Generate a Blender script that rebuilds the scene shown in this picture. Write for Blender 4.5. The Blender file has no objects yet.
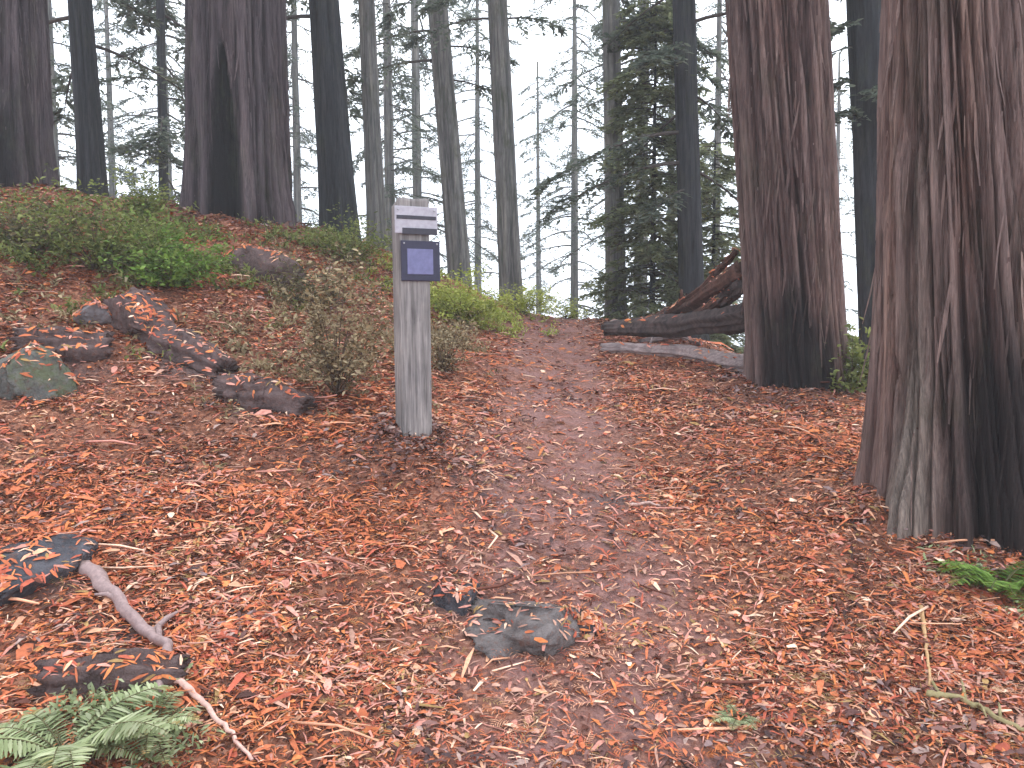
import bpy, bmesh, math, random
import numpy as np
from mathutils import Vector, Matrix

# ------------------------------------------------------------------ camera, sky, sun
S = bpy.context.scene
COL = S.collection
EYE = np.array([0.0, 0.0, 1.55])
PITCH = math.radians(4.0)          # looking slightly down
FPX = 780.0

cam_d = bpy.data.cameras.new('camera')
cam_d.sensor_width = 36.0
cam_d.lens = 36.0 * FPX / 1024.0
cam_d.clip_start = 0.05
cam_d.clip_end = 3000
cam = bpy.data.objects.new('camera', cam_d)
cam.location = EYE
cam.rotation_euler = (math.pi / 2 - PITCH, 0, 0)
COL.objects.link(cam)
S.camera = cam

S.view_settings.view_transform = 'Standard'
S.view_settings.look = 'None'
S.view_settings.exposure = 1.1
S.view_settings.gamma = 1.0
S.render.engine = 'CYCLES'
S.cycles.max_bounces = 6
S.cycles.diffuse_bounces = 3
S.cycles.glossy_bounces = 2
S.cycles.transmission_bounces = 3
S.cycles.volume_bounces = 1
S.cycles.use_denoising = True

SUN_EL, SUN_AZ = math.radians(58), math.radians(20)
w = bpy.data.worlds.new('World')
S.world = w
w.use_nodes = True
nt = w.node_tree
nt.nodes.clear()
out = nt.nodes.new('ShaderNodeOutputWorld')
bg = nt.nodes.new('ShaderNodeBackground')
sky = nt.nodes.new('ShaderNodeTexSky')
sky.sky_type = 'NISHITA'
sky.sun_disc = False
sky.sun_elevation = SUN_EL
sky.sun_rotation = SUN_AZ
sky.dust_density = 3.0
tc = nt.nodes.new('ShaderNodeTexCoord')
nz = nt.nodes.new('ShaderNodeTexNoise')
nz.inputs['Scale'].default_value = 2.2
nz.inputs['Detail'].default_value = 5
rm = nt.nodes.new('ShaderNodeValToRGB')       # cloud cover: brighter and greyer cloud
rm.color_ramp.elements[0].position = 0.3
rm.color_ramp.elements[0].color = (9.6, 10.6, 12.0, 1)
rm.color_ramp.elements[1].position = 0.7
rm.color_ramp.elements[1].color = (13.0, 13.6, 14.4, 1)
mx = nt.nodes.new('ShaderNodeMix')
mx.data_type = 'RGBA'
mx.inputs[0].default_value = 0.88
nt.links.new(tc.outputs['Generated'], nz.inputs['Vector'])
nt.links.new(nz.outputs['Fac'], rm.inputs['Fac'])
nt.links.new(sky.outputs['Color'], mx.inputs[6])
nt.links.new(rm.outputs['Color'], mx.inputs[7])
nt.links.new(mx.outputs[2], bg.inputs['Color'])
bg.inputs['Strength'].default_value = 0.115
nt.links.new(bg.outputs[0], out.inputs['Surface'])

sun_d = bpy.data.lights.new('sun', 'SUN')
sun_d.energy = 1.5
sun_d.angle = math.radians(25)
sun_d.color = (1.0, 0.93, 0.84)
sun = bpy.data.objects.new('sun', sun_d)
sun.rotation_euler = (math.pi / 2 - SUN_EL, 0, math.pi - SUN_AZ)
sun.location = (0, 0, 30)
COL.objects.link(sun)

random.seed(11)
RNG = np.random.default_rng(11)

# ------------------------------------------------------------------ helpers
def P(px, py, Y):
    """world point that lies Y metres ahead of the camera in direction (px, py) of a 1024x768 view"""
    u = (px - 512.0) / FPX
    v = (384.0 - py) / FPX
    d = np.array([u, math.cos(PITCH) + v * math.sin(PITCH), -math.sin(PITCH) + v * math.cos(PITCH)])
    return EYE + d * (Y / d[1])

def _h(ix, iy, iz, s):
    n = (ix.astype(np.int64) * 374761393 + iy.astype(np.int64) * 668265263 + iz.astype(np.int64) * 2147483647 + s * 974711) & 0x7fffffff
    n = ((n ^ (n >> 13)) * 1274126177) & 0x7fffffff
    n = (n ^ (n >> 16)) & 0xffffff
    return n / float(0xffffff)

def vnoise(p, s=0):
    p = np.asarray(p, float)
    i = np.floor(p).astype(np.int64)
    f = p - i
    f = f * f * (3 - 2 * f)
    r = 0
    for dx in (0, 1):
        wx = f[..., 0] if dx else 1 - f[..., 0]
        for dy in (0, 1):
            wy = f[..., 1] if dy else 1 - f[..., 1]
            for dz in (0, 1):
                wz = f[..., 2] if dz else 1 - f[..., 2]
                r = r + wx * wy * wz * _h(i[..., 0] + dx, i[..., 1] + dy, i[..., 2] + dz, s)
    return r

def fbm(p, octv=4, s=0, gain=0.5):
    a, t, r = 1.0, 0.0, 0.0
    p = np.asarray(p, float)
    for k in range(octv):
        r = r + a * vnoise(p * (2.0 ** k) + 17.3 * k, s + k)
        t += a
        a *= gain
    return r / t

def smooth(a, b, x):
    t = np.clip((x - a) / (b - a), 0, 1)
    return t * t * (3 - 2 * t)

def mesh_np(name, V, F, mats, smooth_shade=True, col=None, mat_idx=None, attr=None):
    """V (n,3); F (m,4) quads or (m,3) tris or a list of both"""
    me = bpy.data.meshes.new(name)
    Fs = F if isinstance(F, list) else [F]
    Fs = [np.asarray(f, np.int32) for f in Fs if len(f)]
    me.vertices.add(len(V))
    me.vertices.foreach_set('co', np.asarray(V, np.float32).ravel())
    idx = np.concatenate([f.ravel() for f in Fs])
    tot = np.concatenate([np.full(len(f), f.shape[1], np.int32) for f in Fs])
    st = np.concatenate([[0], np.cumsum(tot)[:-1]]).astype(np.int32)
    me.loops.add(len(idx))
    me.loops.foreach_set('vertex_index', idx)
    me.polygons.add(len(tot))
    me.polygons.foreach_set('loop_start', st)
    me.polygons.foreach_set('loop_total', tot)
    if smooth_shade:
        me.polygons.foreach_set('use_smooth', np.ones(len(tot), bool))
    for m in (mats if isinstance(mats, (list, tuple)) else [mats]):
        me.materials.append(m)
    if mat_idx is not None:
        me.polygons.foreach_set('material_index', np.asarray(mat_idx, np.int32))
    me.update(calc_edges=True)
    if col is not None:
        a = me.color_attributes.new('tint', 'FLOAT_COLOR', 'POINT')
        c = np.ones((len(V), 4), np.float32)
        c[:, :3] = col
        a.data.foreach_set('color', c.ravel())
    for k, v in (attr or {}).items():
        a = me.attributes.new(k, 'FLOAT', 'POINT')
        a.data.foreach_set('value', np.asarray(v, np.float32))
    me.validate()
    return me

def link(name, me, parent=None, loc=None):
    o = bpy.data.objects.new(name, me)
    COL.objects.link(o)
    if parent is not None:
        o.parent = parent
    if loc is not None:
        o.location = loc
    return o

def tag(o, label=None, cat=None, group=None, kind=None):
    if label: o['label'] = label
    if cat: o['category'] = cat
    if group: o['group'] = group
    if kind: o['kind'] = kind
    return o

def thing(name, loc, label, cat, group=None):
    o = bpy.data.objects.new(name, None)
    o.empty_display_size = 0.2
    COL.objects.link(o)
    o.location = loc
    return tag(o, label, cat, group)

def frame_of(d):
    d = np.asarray(d, float)
    d = d / np.linalg.norm(d)
    a = np.array([0, 0, 1.0]) if abs(d[2]) < 0.9 else np.array([1.0, 0, 0])
    x = np.cross(a, d); x /= np.linalg.norm(x)
    return x, np.cross(d, x), d

def sweep(pts, rad, segs=8, amp=0.0, freq=(8, 8, 1.0), seed=0, flat=1.0):
    """closed tube along pts with per-point radius; amp roughens it with stretched noise"""
    pts = np.asarray(pts, float)
    n = len(pts)
    rad = np.broadcast_to(np.asarray(rad, float), (n,))
    th = np.linspace(0, 2 * math.pi, segs, endpoint=False)
    tang = np.gradient(pts, axis=0)
    tang /= np.linalg.norm(tang, axis=1)[:, None] + 1e-9
    x, y, _ = frame_of(tang[0])
    V = []
    ln = np.concatenate([[0], np.cumsum(np.linalg.norm(np.diff(pts, axis=0), axis=1))])
    for i in range(n):
        t = tang[i]
        x = x - t * np.dot(x, t); x /= np.linalg.norm(x)
        y = np.cross(t, x)
        r = np.full(segs, rad[i])
        if amp:
            q = np.stack([np.cos(th) * freq[0], np.sin(th) * freq[1], np.full(segs, ln[i] * freq[2])], 1)
            r = r * (1 + amp * (fbm(q + seed * 3.1, 3, seed) - 0.5) * 2)
        V.append(pts[i] + np.outer(np.cos(th) * r, x) + np.outer(np.sin(th) * r * flat, y))
    V.append(pts[[0]]); V.append(pts[[-1]])
    V = np.concatenate(V)
    F = []
    k = np.arange(segs); k2 = (k + 1) % segs
    for i in range(n - 1):
        F.append(np.stack([i * segs + k, i * segs + k2, (i + 1) * segs + k2, (i + 1) * segs + k], 1))
    Q = np.concatenate(F)
    a, b = n * segs, n * segs + 1
    T = np.concatenate([np.stack([np.full(segs, a), k2, k], 1),
                        np.stack([np.full(segs, b), (n - 1) * segs + k, (n - 1) * segs + k2], 1)])
    return V, Q, T

class Build:
    def __init__(s):
        s.V, s.Q, s.T, s.mq, s.mt, s.C, s.n = [], [], [], [], [], [], 0
    def add(s, V, Q=None, T=None, m=0, col=None):
        V = np.asarray(V, float)
        if Q is not None and len(Q):
            s.Q.append(np.asarray(Q) + s.n); s.mq.append(np.full(len(Q), m))
        if T is not None and len(T):
            s.T.append(np.asarray(T) + s.n); s.mt.append(np.full(len(T), m))
        c = np.ones((len(V), 3)) if col is None else np.broadcast_to(np.asarray(col, float), (len(V), 3))
        s.C.append(c); s.V.append(V); s.n += len(V)
    def tube(s, *a, m=0, col=None, **k):
        V, Q, T = sweep(*a, **k)
        s.add(V, Q, T, m, col)
    def mesh(s, name, mats, sm=True):
        fs, mi = [], []
        if s.Q: fs.append(np.concatenate(s.Q)); mi.append(np.concatenate(s.mq))
        if s.T: fs.append(np.concatenate(s.T)); mi.append(np.concatenate(s.mt))
        return mesh_np(name, np.concatenate(s.V), fs, mats, sm, np.concatenate(s.C), np.concatenate(mi))

def leaf_quads(C, D, N, L, W, bend=0.15):
    """leaf strips of two quads. C base points, D length directions, N normals, L lengths, W widths"""
    n = len(C)
    D = D / np.linalg.norm(D, axis=1)[:, None]
    X = np.cross(D, N); X /= np.linalg.norm(X, axis=1)[:, None] + 1e-9
    N = np.cross(X, D)
    L = L[:, None]; W = W[:, None]
    mid = C + D * L * 0.5 + N * L * bend
    tip = C + D * L
    V = np.stack([C - X * W * .25, C + X * W * .25, mid + X * W * .5, mid - X * W * .5, tip + X * W * .15, tip - X * W * .15], 1).reshape(-1, 3)
    b = np.arange(n)[:, None] * 6
    Q = np.concatenate([b + np.array([[0, 1, 2, 3]]), b + np.array([[3, 2, 4, 5]])])
    return V, Q

def srgb(*c):
    c = np.array(c, float) / 255.0
    return np.where(c <= .04045, c / 12.92, ((c + .055) / 1.055) ** 2.4)

# ------------------------------------------------------------------ materials
def new_mat(name):
    m = bpy.data.materials.new(name)
    m.use_nodes = True
    t = m.node_tree
    b = t.nodes['Principled BSDF']
    b.inputs['Roughness'].default_value = 0.9
    b.inputs['Specular IOR Level'].default_value = 0.15
    return m, t, b

def N(t, typ, **kw):
    n = t.nodes.new(typ)
    for k, v in kw.items():
        if k in n.inputs: n.inputs[k].default_value = v
        else: setattr(n, k, v)
    return n

def ramp(t, fac, stops):
    r = t.nodes.new('ShaderNodeValToRGB')
    e = r.color_ramp.elements
    while len(e) < len(stops): e.new(0.5)
    for el, (p, c) in zip(e, stops):
        el.position = p; el.color = (*c, 1)
    t.links.new(fac, r.inputs['Fac'])
    return r.outputs['Color']

def mixc(t, fac, a, b, mode='MIX'):
    m = t.nodes.new('ShaderNodeMix'); m.data_type = 'RGBA'; m.blend_type = mode
    if hasattr(fac, 'links') or hasattr(fac, 'is_linked'): t.links.new(fac, m.inputs[0])
    else: m.inputs[0].default_value = fac
    for s, v in ((6, a), (7, b)):
        if hasattr(v, 'is_linked'): t.links.new(v, m.inputs[s])
        else: m.inputs[s].default_value = (*v, 1)
    return m.outputs[2]

def mapped(t, scale, coord='Object'):
    c = t.nodes.new('ShaderNodeTexCoord')
    m = t.nodes.new('ShaderNodeMapping')
    m.inputs['Scale'].default_value = scale
    t.links.new(c.outputs[coord], m.inputs['Vector'])
    return m.outputs['Vector']

def noise(t, vec, scale, detail=4, rough=0.6):
    n = t.nodes.new('ShaderNodeTexNoise')
    n.inputs['Scale'].default_value = scale; n.inputs['Detail'].default_value = detail
    n.inputs['Roughness'].default_value = rough
    t.links.new(vec, n.inputs['Vector'])
    return n.outputs['Fac']

def bump(t, b, h, strength, dist):
    n = t.nodes.new('ShaderNodeBump')
    n.inputs['Strength'].default_value = strength; n.inputs['Distance'].default_value = dist
    t.links.new(h, n.inputs['Height']); t.links.new(n.outputs['Normal'], b.inputs['Normal'])

def bark_mat(name, outer, mid, inner, streak=9.0, moss=0.0):
    """outer weathered bark on the ridges, a much darker, mostly redder tone in the fissures"""
    m, t, b = new_mat(name)
    v = mapped(t, (1, 1, 0.075))
    n1 = noise(t, v, streak * 3.0, 8, 0.72)
    nf = noise(t, mapped(t, (1, 1, 0.035)), 95, 5, 0.7)
    n2 = noise(t, v, streak * 0.6, 3, 0.5)
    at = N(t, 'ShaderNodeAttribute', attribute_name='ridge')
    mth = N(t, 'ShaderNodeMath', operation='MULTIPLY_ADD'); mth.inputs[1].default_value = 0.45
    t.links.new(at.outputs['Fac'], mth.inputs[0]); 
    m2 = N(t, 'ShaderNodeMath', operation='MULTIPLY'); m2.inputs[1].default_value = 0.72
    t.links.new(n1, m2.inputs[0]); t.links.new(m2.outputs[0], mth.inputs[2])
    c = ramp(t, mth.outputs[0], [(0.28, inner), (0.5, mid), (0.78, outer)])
    c2 = ramp(t, n2, [(0.3, (0.62, 0.60, 0.62)), (0.5, (0.95, 0.95, 0.95)), (0.72, (1.25, 1.18, 1.10))])
    c = mixc(t, 1.0, c, c2, 'MULTIPLY')
    pl = N(t, 'ShaderNodeAttribute', attribute_name='pale')
    c = mixc(t, pl.outputs['Fac'], c, mixc(t, 0.75, c, ramp(t, n1, [(.3, (.16, .135, .115)), (.7, (.42, .37, .32))])))
    ch = N(t, 'ShaderNodeAttribute', attribute_name='char_shade')
    c = mixc(t, ch.outputs['Fac'], c, (0.012, 0.011, 0.013))  # near-black for shade painted on the trunk feet and for the scar
    if moss:
        v3 = mapped(t, (1, 1, 0.4))
        n3 = noise(t, v3, 3.5, 5, 0.7)
        f = ramp(t, n3, [(0.52, (0, 0, 0)), (0.68, (moss, moss, moss))])
        c = mixc(t, f, c, (0.075, 0.085, 0.045))
    t.links.new(c, b.inputs['Base Color'])
    c = mixc(t, 1.0, c, ramp(t, nf, [(.34, (.62, .60, .60)), (.5, (1, 1, 1)), (.66, (1.35, 1.3, 1.25))]), 'MULTIPLY')
    t.links.new(c, b.inputs['Base Color'])
    sm = N(t, 'ShaderNodeMath', operation='ADD'); t.links.new(n1, sm.inputs[0]); t.links.new(nf, sm.inputs[1])
    bump(t, b, sm.outputs[0], 1.0, 0.045)
    return m

def leaf_mat(name, stops, trans=0.35, use_tint=True, rough=0.7):
    m, t, b = new_mat(name)
    b.inputs['Roughness'].default_value = rough
    g = N(t, 'ShaderNodeNewGeometry')
    c = ramp(t, g.outputs['Random Per Island'], stops)
    if use_tint:
        at = N(t, 'ShaderNodeAttribute', attribute_name='tint')
        c = mixc(t, 1.0, c, at.outputs['Color'], 'MULTIPLY')
    t.links.new(c, b.inputs['Base Color'])
    tr = N(t, 'ShaderNodeBsdfTranslucent')
    t.links.new(c, tr.inputs['Color'])
    mx = N(t, 'ShaderNodeMixShader'); mx.inputs[0].default_value = trans
    o = t.nodes['Material Output']
    t.links.new(b.outputs[0], mx.inputs[1]); t.links.new(tr.outputs[0], mx.inputs[2])
    t.links.new(mx.outputs[0], o.inputs['Surface'])
    return m

def tint_mat(name, rough=0.85, var=0.38):
    m, t, b = new_mat(name)
    b.inputs['Roughness'].default_value = rough
    at = N(t, 'ShaderNodeAttribute', attribute_name='tint')
    n = noise(t, mapped(t, (1, 1, 1)), 60, 3)
    c2 = ramp(t, n, [(0.3, (1 - var,) * 3), (0.7, (1 + var,) * 3)])
    t.links.new(mixc(t, 1.0, at.outputs['Color'], c2, 'MULTIPLY'), b.inputs['Base Color'])
    return m

def wood_mat(name, dark, light, scale=(1, 1, 0.06), sc=60, axis=None):
    m, t, b = new_mat(name)
    n = noise(t, mapped(t, scale), sc, 6, 0.65)
    n2 = noise(t, mapped(t, (1, 1, 0.5)), 7, 4)
    c = ramp(t, n, [(0.3, dark), (0.7, light)])
    c = mixc(t, 1.0, c, ramp(t, n2, [(0.3, (0.7, 0.7, 0.72)), (0.7, (1.15, 1.12, 1.1))]), 'MULTIPLY')
    t.links.new(c, b.inputs['Base Color'])
    bump(t, b, n, 0.6, 0.006)
    return m

def plain_mat(name, c, rough=0.5, spec=0.3):
    m, t, b = new_mat(name)
    n = noise(t, mapped(t, (1, 1, 1)), 25, 4)
    lo = tuple(x * 0.82 for x in c); hi = tuple(min(1, x * 1.15) for x in c)
    t.links.new(ramp(t, n, [(0.3, lo), (0.7, hi)]), b.inputs['Base Color'])
    b.inputs['Roughness'].default_value = rough
    b.inputs['Specular IOR Level'].default_value = spec
    return m

M = {}
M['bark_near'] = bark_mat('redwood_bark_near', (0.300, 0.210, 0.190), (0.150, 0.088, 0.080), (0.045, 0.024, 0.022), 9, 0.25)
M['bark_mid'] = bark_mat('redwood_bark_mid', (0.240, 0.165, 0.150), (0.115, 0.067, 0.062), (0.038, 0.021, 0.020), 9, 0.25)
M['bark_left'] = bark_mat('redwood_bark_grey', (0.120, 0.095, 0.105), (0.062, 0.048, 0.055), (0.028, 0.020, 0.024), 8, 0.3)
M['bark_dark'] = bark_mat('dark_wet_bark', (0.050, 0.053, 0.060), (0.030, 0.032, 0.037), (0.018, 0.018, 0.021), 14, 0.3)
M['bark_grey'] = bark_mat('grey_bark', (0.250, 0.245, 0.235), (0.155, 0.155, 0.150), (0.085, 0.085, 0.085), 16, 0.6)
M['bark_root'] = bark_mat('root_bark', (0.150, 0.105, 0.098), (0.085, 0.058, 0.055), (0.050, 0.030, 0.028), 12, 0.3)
M['limb'] = tint_mat('limb_bark')
M['needles'] = leaf_mat('conifer_needles', [(0.0, (0.060, 0.078, 0.060)), (0.5, (0.105, 0.128, 0.095)), (1.0, (0.165, 0.185, 0.140))], 0.5)
M['needles_young'] = leaf_mat('young_conifer_needles', [(0.0, (0.13, 0.15, 0.075)), (0.5, (0.20, 0.225, 0.115)), (1.0, (0.28, 0.30, 0.165))], 0.6)
M['green'] = leaf_mat('shrub_leaves', [(0.0, (0.085, 0.110, 0.032)), (0.5, (0.16, 0.19, 0.055)), (1.0, (0.26, 0.28, 0.10))], 0.45)
M['yellowgreen'] = leaf_mat('huckleberry_leaves', [(0.0, (0.20, 0.24, 0.04)), (0.5, (0.33, 0.37, 0.08)), (1.0, (0.45, 0.47, 0.15))], 0.45)
M['brightgreen'] = leaf_mat('bright_shrub_leaves', [(0.0, (0.070, 0.13, 0.022)), (0.5, (0.13, 0.22, 0.040)), (1.0, (0.22, 0.31, 0.08))], 0.35)
M['brownish'] = leaf_mat('mixed_shrub_leaves', [(0.0, (0.060, 0.050, 0.025)), (0.5, (0.11, 0.105, 0.05)), (1.0, (0.19, 0.15, 0.085))], 0.3)
M['drybrown'] = leaf_mat('dry_leaves', [(0.0, (0.11, 0.078, 0.038)), (0.5, (0.25, 0.19, 0.105)), (1.0, (0.40, 0.32, 0.20))], 0.25)
M['fern'] = leaf_mat('fern_leaves', [(0.0, (0.17, 0.21, 0.095)), (0.5, (0.27, 0.32, 0.165)), (1.0, (0.40, 0.43, 0.27))], 0.3)
M['litter'] = tint_mat('leaf_litter', 0.8, 0.2)
M['paint_white'] = plain_mat('pale_sign_panel', (0.36, 0.34, 0.38), 0.45)
M['paint_navy'] = plain_mat('navy_sign_panel', (0.022, 0.020, 0.045), 0.4)
M['paint_lilac'] = plain_mat('periwinkle_sign_panel', (0.13, 0.13, 0.25), 0.4)
M['ink'] = plain_mat('dark_lettering', (0.035, 0.033, 0.045), 0.5)
M['metal'] = plain_mat('screw_metal', (0.30, 0.30, 0.32), 0.4, 0.6)

# ------------------------------------------------------------------ terrain
def _cp():
    px = [(560, 768, 2.66), (300, 768, 2.5), (560, 620, 3.5), (600, 500, 4.7), (570, 440, 5.75), (560, 400, 6.9), (550, 360, 8.6),
          (540, 330, 10.6), (535, 316, 12.0), (412, 440, 4.9), (430, 360, 6.9), (300, 620, 3.25), (250, 500, 4.15), (330, 450, 4.75),
          (0, 768, 2.3), (0, 600, 3.1), (0, 450, 4.3), (0, 370, 5.1), (0, 300, 6.0), (0, 245, 7.1), (0, 190, 8.7), (-200, 190, 8.0), (-200, 400, 4.4), (-200, 650, 2.9),
          (120, 205, 9.4), (120, 300, 6.5), (250, 224, 9.4), (250, 300, 7.0), (250, 400, 5.4), (345, 240, 10.6), (340, 310, 7.8), (420, 268, 11.0), (470, 292, 11.6),
          (600, 320, 11.6), (615, 350, 9.3), (700, 340, 9.8), (745, 388, 7.4), (820, 398, 7.1), (700, 440, 5.7), (780, 500, 4.7), (865, 530, 4.25), (930, 540, 4.1), (1024, 552, 3.95),
          (1024, 768, 2.62), (1024, 650, 3.2), (780, 768, 2.64), (780, 620, 3.45), (1200, 560, 3.9), (1200, 768, 2.7)]
    pts = [P(*p) for p in px]
    # the knoll falls away beyond its crest and towards the right; the path comes up from behind the camera
    pts += [np.array(q, float) for q in [(-8.5, 12, 3.2), (-4, 13, 2.9), (-2, 14, 2.3), (0.3, 14, 1.55), (1.5, 14, 1.2), (3, 13, 0.9), (3.6, 9.5, 0.75), (4.6, 7.5, 0.45),
                                         (7, 9, -0.6), (7, 5, 0.1), (6, 13, -0.6), (-8, 17, 2.2), (-3, 17.5, 1.6), (1, 17.5, 0.4), (6, 17, -1.4), (9, 12, -1.8),
                                         (0, 1, -0.28), (2.5, 1, -0.3), (-2, 1, 0.0), (-4, 1.5, 0.7), (0, -1, -0.6), (4.5, 1, -0.25), (-9, 4, 2.9), (-9, 8.5, 3.5)]]
    return np.array(pts)
CPT = _cp()
def _phi(r2):
    return 0.5 * r2 * np.log(r2 + 1e-9)
_n = len(CPT)
_A = np.zeros((_n + 3, _n + 3))
_d = ((CPT[:, None, :2] - CPT[None, :, :2]) ** 2).sum(2)
_A[:_n, :_n] = _phi(_d) + np.eye(_n) * 0.08
_A[:_n, _n] = 1; _A[:_n, _n + 1:] = CPT[:, :2]
_A[_n, :_n] = 1; _A[_n + 1:, :_n] = CPT[:, :2].T
_W = np.linalg.solve(_A, np.concatenate([CPT[:, 2], [0, 0, 0]]))

MOUNDS = [(P(966, 500, 4.5)[0], 4.5, .50), (P(795, 380, 7.6)[0], 7.6, .50), (P(240, 222, 9.9)[0], 9.9, .60), (P(5, 190, 9.2)[0], 9.2, .54), (P(414, 440, 4.9)[0], 4.9, .11)]
def path_dist(x, y):
    cx = 0.38 - 0.10 * np.sin((y - 2.0) * 0.55) + 0.006 * (y - 4)
    return x - cx

def terrain(x, y, detail=True):
    x = np.asarray(x, float); y = np.asarray(y, float)
    xc = np.clip(x, -10, 9.5); yc = np.clip(y, -1, 18)
    sh = xc.shape
    xf, yf = xc.ravel(), yc.ravel()
    z = np.empty(len(xf))
    for a in range(0, len(xf), 40000):
        b = slice(a, a + 40000)
        r2 = (xf[b, None] - CPT[:, 0]) ** 2 + (yf[b, None] - CPT[:, 1]) ** 2
        z[b] = _phi(r2) @ _W[:_n] + _W[_n] + _W[_n + 1] * xf[b] + _W[_n + 2] * yf[b]
    z = z.reshape(sh)
    ox = np.maximum(np.abs(x - xc), 0); oy = np.maximum(y - yc, 0); ob = np.maximum(yc - y, 0)
    z = z - np.clip(oy, 0, 60) * 0.30 - np.clip(ob, 0, 60) * 0.16 - np.where(x > 0, np.clip(ox, 0, 50) * 0.30, -np.clip(ox, 0, 6) * 0.12)
    if detail:
        for (mx_, my_, mr) in MOUNDS:      # duff piled against the feet of the big trunks
            dd = np.hypot(x - mx_, y - my_)
            z = z + .05 * np.exp(-((dd - mr) / .20) ** 2) * (dd > mr) + .05 * (dd <= mr)
        p = np.stack([x, y, np.zeros_like(x)], -1)
        rough = 0.35 + 0.65 * smooth(0.5, 1.6, np.abs(path_dist(x, y)))
        near = 1 - smooth(18, 30, y)
        z = z + (fbm(p * 1.3, 3, 5) - 0.5) * 0.26 * rough * near + (fbm(p * 6.0, 3, 9) - 0.5) * 0.065 * (0.5 + 0.5 * rough) * near
        z = z + (fbm(p * 22.0, 2, 14) - 0.5) * 0.02 * near
    return z

def tz(x, y):
    return float(terrain(np.array([x]), np.array([y]))[0])

def axis_pts(lo, hi, step, far, grow=1.22):
    a = list(np.arange(lo, hi, step))
    s, p = step, a[-1]
    while p < far[1]:
        s *= grow; p += s; a.append(p)
    s, p, pre = step, lo, []
    while p > far[0]:
        s *= grow; p -= s; pre.append(p)
    return np.array(pre[::-1] + a)

DAMP = [(P(520, 622, 3.45), .34, .20), (P(455, 600, 3.6), .20, .14), (P(110, 640, 2.95), .30, .26), (P(30, 585, 3.15), .28, .14), (P(265, 405, 5.3), .35, .25), (P(180, 360, 5.6), .40, .30), (P(60, 365, 5.2), .35, .25), (P(610, 500, 4.7), .28, .12)]
def damp_at(x, y):
    r = np.zeros_like(x)
    e = (fbm(np.stack([x, y, 0 * x], -1) * 5.0, 3, 83) - .5) * 1.6
    for c, rx, ry in DAMP:
        r = np.maximum(r, .8 * (1 - smooth(.15, 1.35, np.hypot((x - c[0]) / rx, (y - c[1]) / ry) + e)))
    return r

def ground_mat():
    m, t, b = new_mat('forest_floor')
    v = mapped(t, (1, 1, 1))
    vo = N(t, 'ShaderNodeTexVoronoi'); vo.inputs['Scale'].default_value = 55
    t.links.new(v, vo.inputs['Vector'])
    sp = N(t, 'ShaderNodeSeparateColor'); t.links.new(vo.outputs['Color'], sp.inputs[0])
    c = ramp(t, sp.outputs[0], [(0.0, (0.085, 0.040, 0.030)), (0.35, (0.165, 0.070, 0.046)), (0.7, (0.25, 0.105, 0.064)), (1.0, (0.34, 0.175, 0.12))])
    n = noise(t, v, 1.6, 4)
    c2 = ramp(t, n, [(0.35, (0.75, 0.70, 0.72)), (0.65, (1.15, 1.08, 1.0))])
    c = mixc(t, 1.0, c, c2, 'MULTIPLY')
    pa = N(t, 'ShaderNodeAttribute', attribute_name='trodden')
    n3 = noise(t, v, 5, 4)
    f = mixc(t, 1.0, pa.outputs['Color'], ramp(t, n3, [(0.35, (0.2,) * 3), (0.6, (0.9,) * 3)]), 'MULTIPLY')
    c = mixc(t, f, c, ramp(t, noise(t, v, 45, 4), [(0.3, (0.16, 0.082, 0.075)), (0.7, (0.33, 0.185, 0.168))]))
    dp = N(t, 'ShaderNodeAttribute', attribute_name='damp')
    c = mixc(t, dp.outputs['Fac'], c, ramp(t, noise(t, v, 35, 4), [(0.3, (0.050, 0.038, 0.040)), (0.7, (0.135, 0.100, 0.098))]))
    far = N(t, 'ShaderNodeAttribute', attribute_name='bare')
    c = mixc(t, far.outputs['Fac'], c, (0.10, 0.085, 0.06))
    t.links.new(c, b.inputs['Base Color'])
    bump(t, b, noise(t, v, 70, 5, 0.7), 0.8, 0.02)
    return m

gx = axis_pts(-7.5, 6.5, 0.05, (-130, 130))
gy = axis_pts(1.6, 14.0, 0.05, (-60, 180))
GX, GY = np.meshgrid(gx, gy)
GZ = terrain(GX, GY)
nx, ny = len(gx), len(gy)
idx = np.arange(nx * ny).reshape(ny, nx)
Q = np.stack([idx[:-1, :-1], idx[:-1, 1:], idx[1:, 1:], idx[1:, :-1]], -1).reshape(-1, 4)
trod = 1 - smooth(0.30, 0.85, np.abs(path_dist(GX, GY)))
ground = link('ground', mesh_np('ground', np.stack([GX, GY, GZ], -1).reshape(-1, 3), Q, ground_mat(),
                                attr={'trodden': trod.ravel(), 'bare': smooth(16, 24, GY).ravel(), 'damp': damp_at(GX, GY).ravel()}))
tag(ground, 'sloping forest floor with a trodden trail under red needle litter', 'ground', kind='structure')

def ground_hit(px, py, y0=1.8, y1=16.0):
    """first ground point met in that direction"""
    Ys = np.arange(y0, y1, 0.02)
    pts = np.array([P(px, py, Y) for Y in Ys])
    below = pts[:, 2] < terrain(pts[:, 0], pts[:, 1])
    i = int(np.argmax(below)) if below.any() else len(Ys) - 1
    return pts[i]

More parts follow.
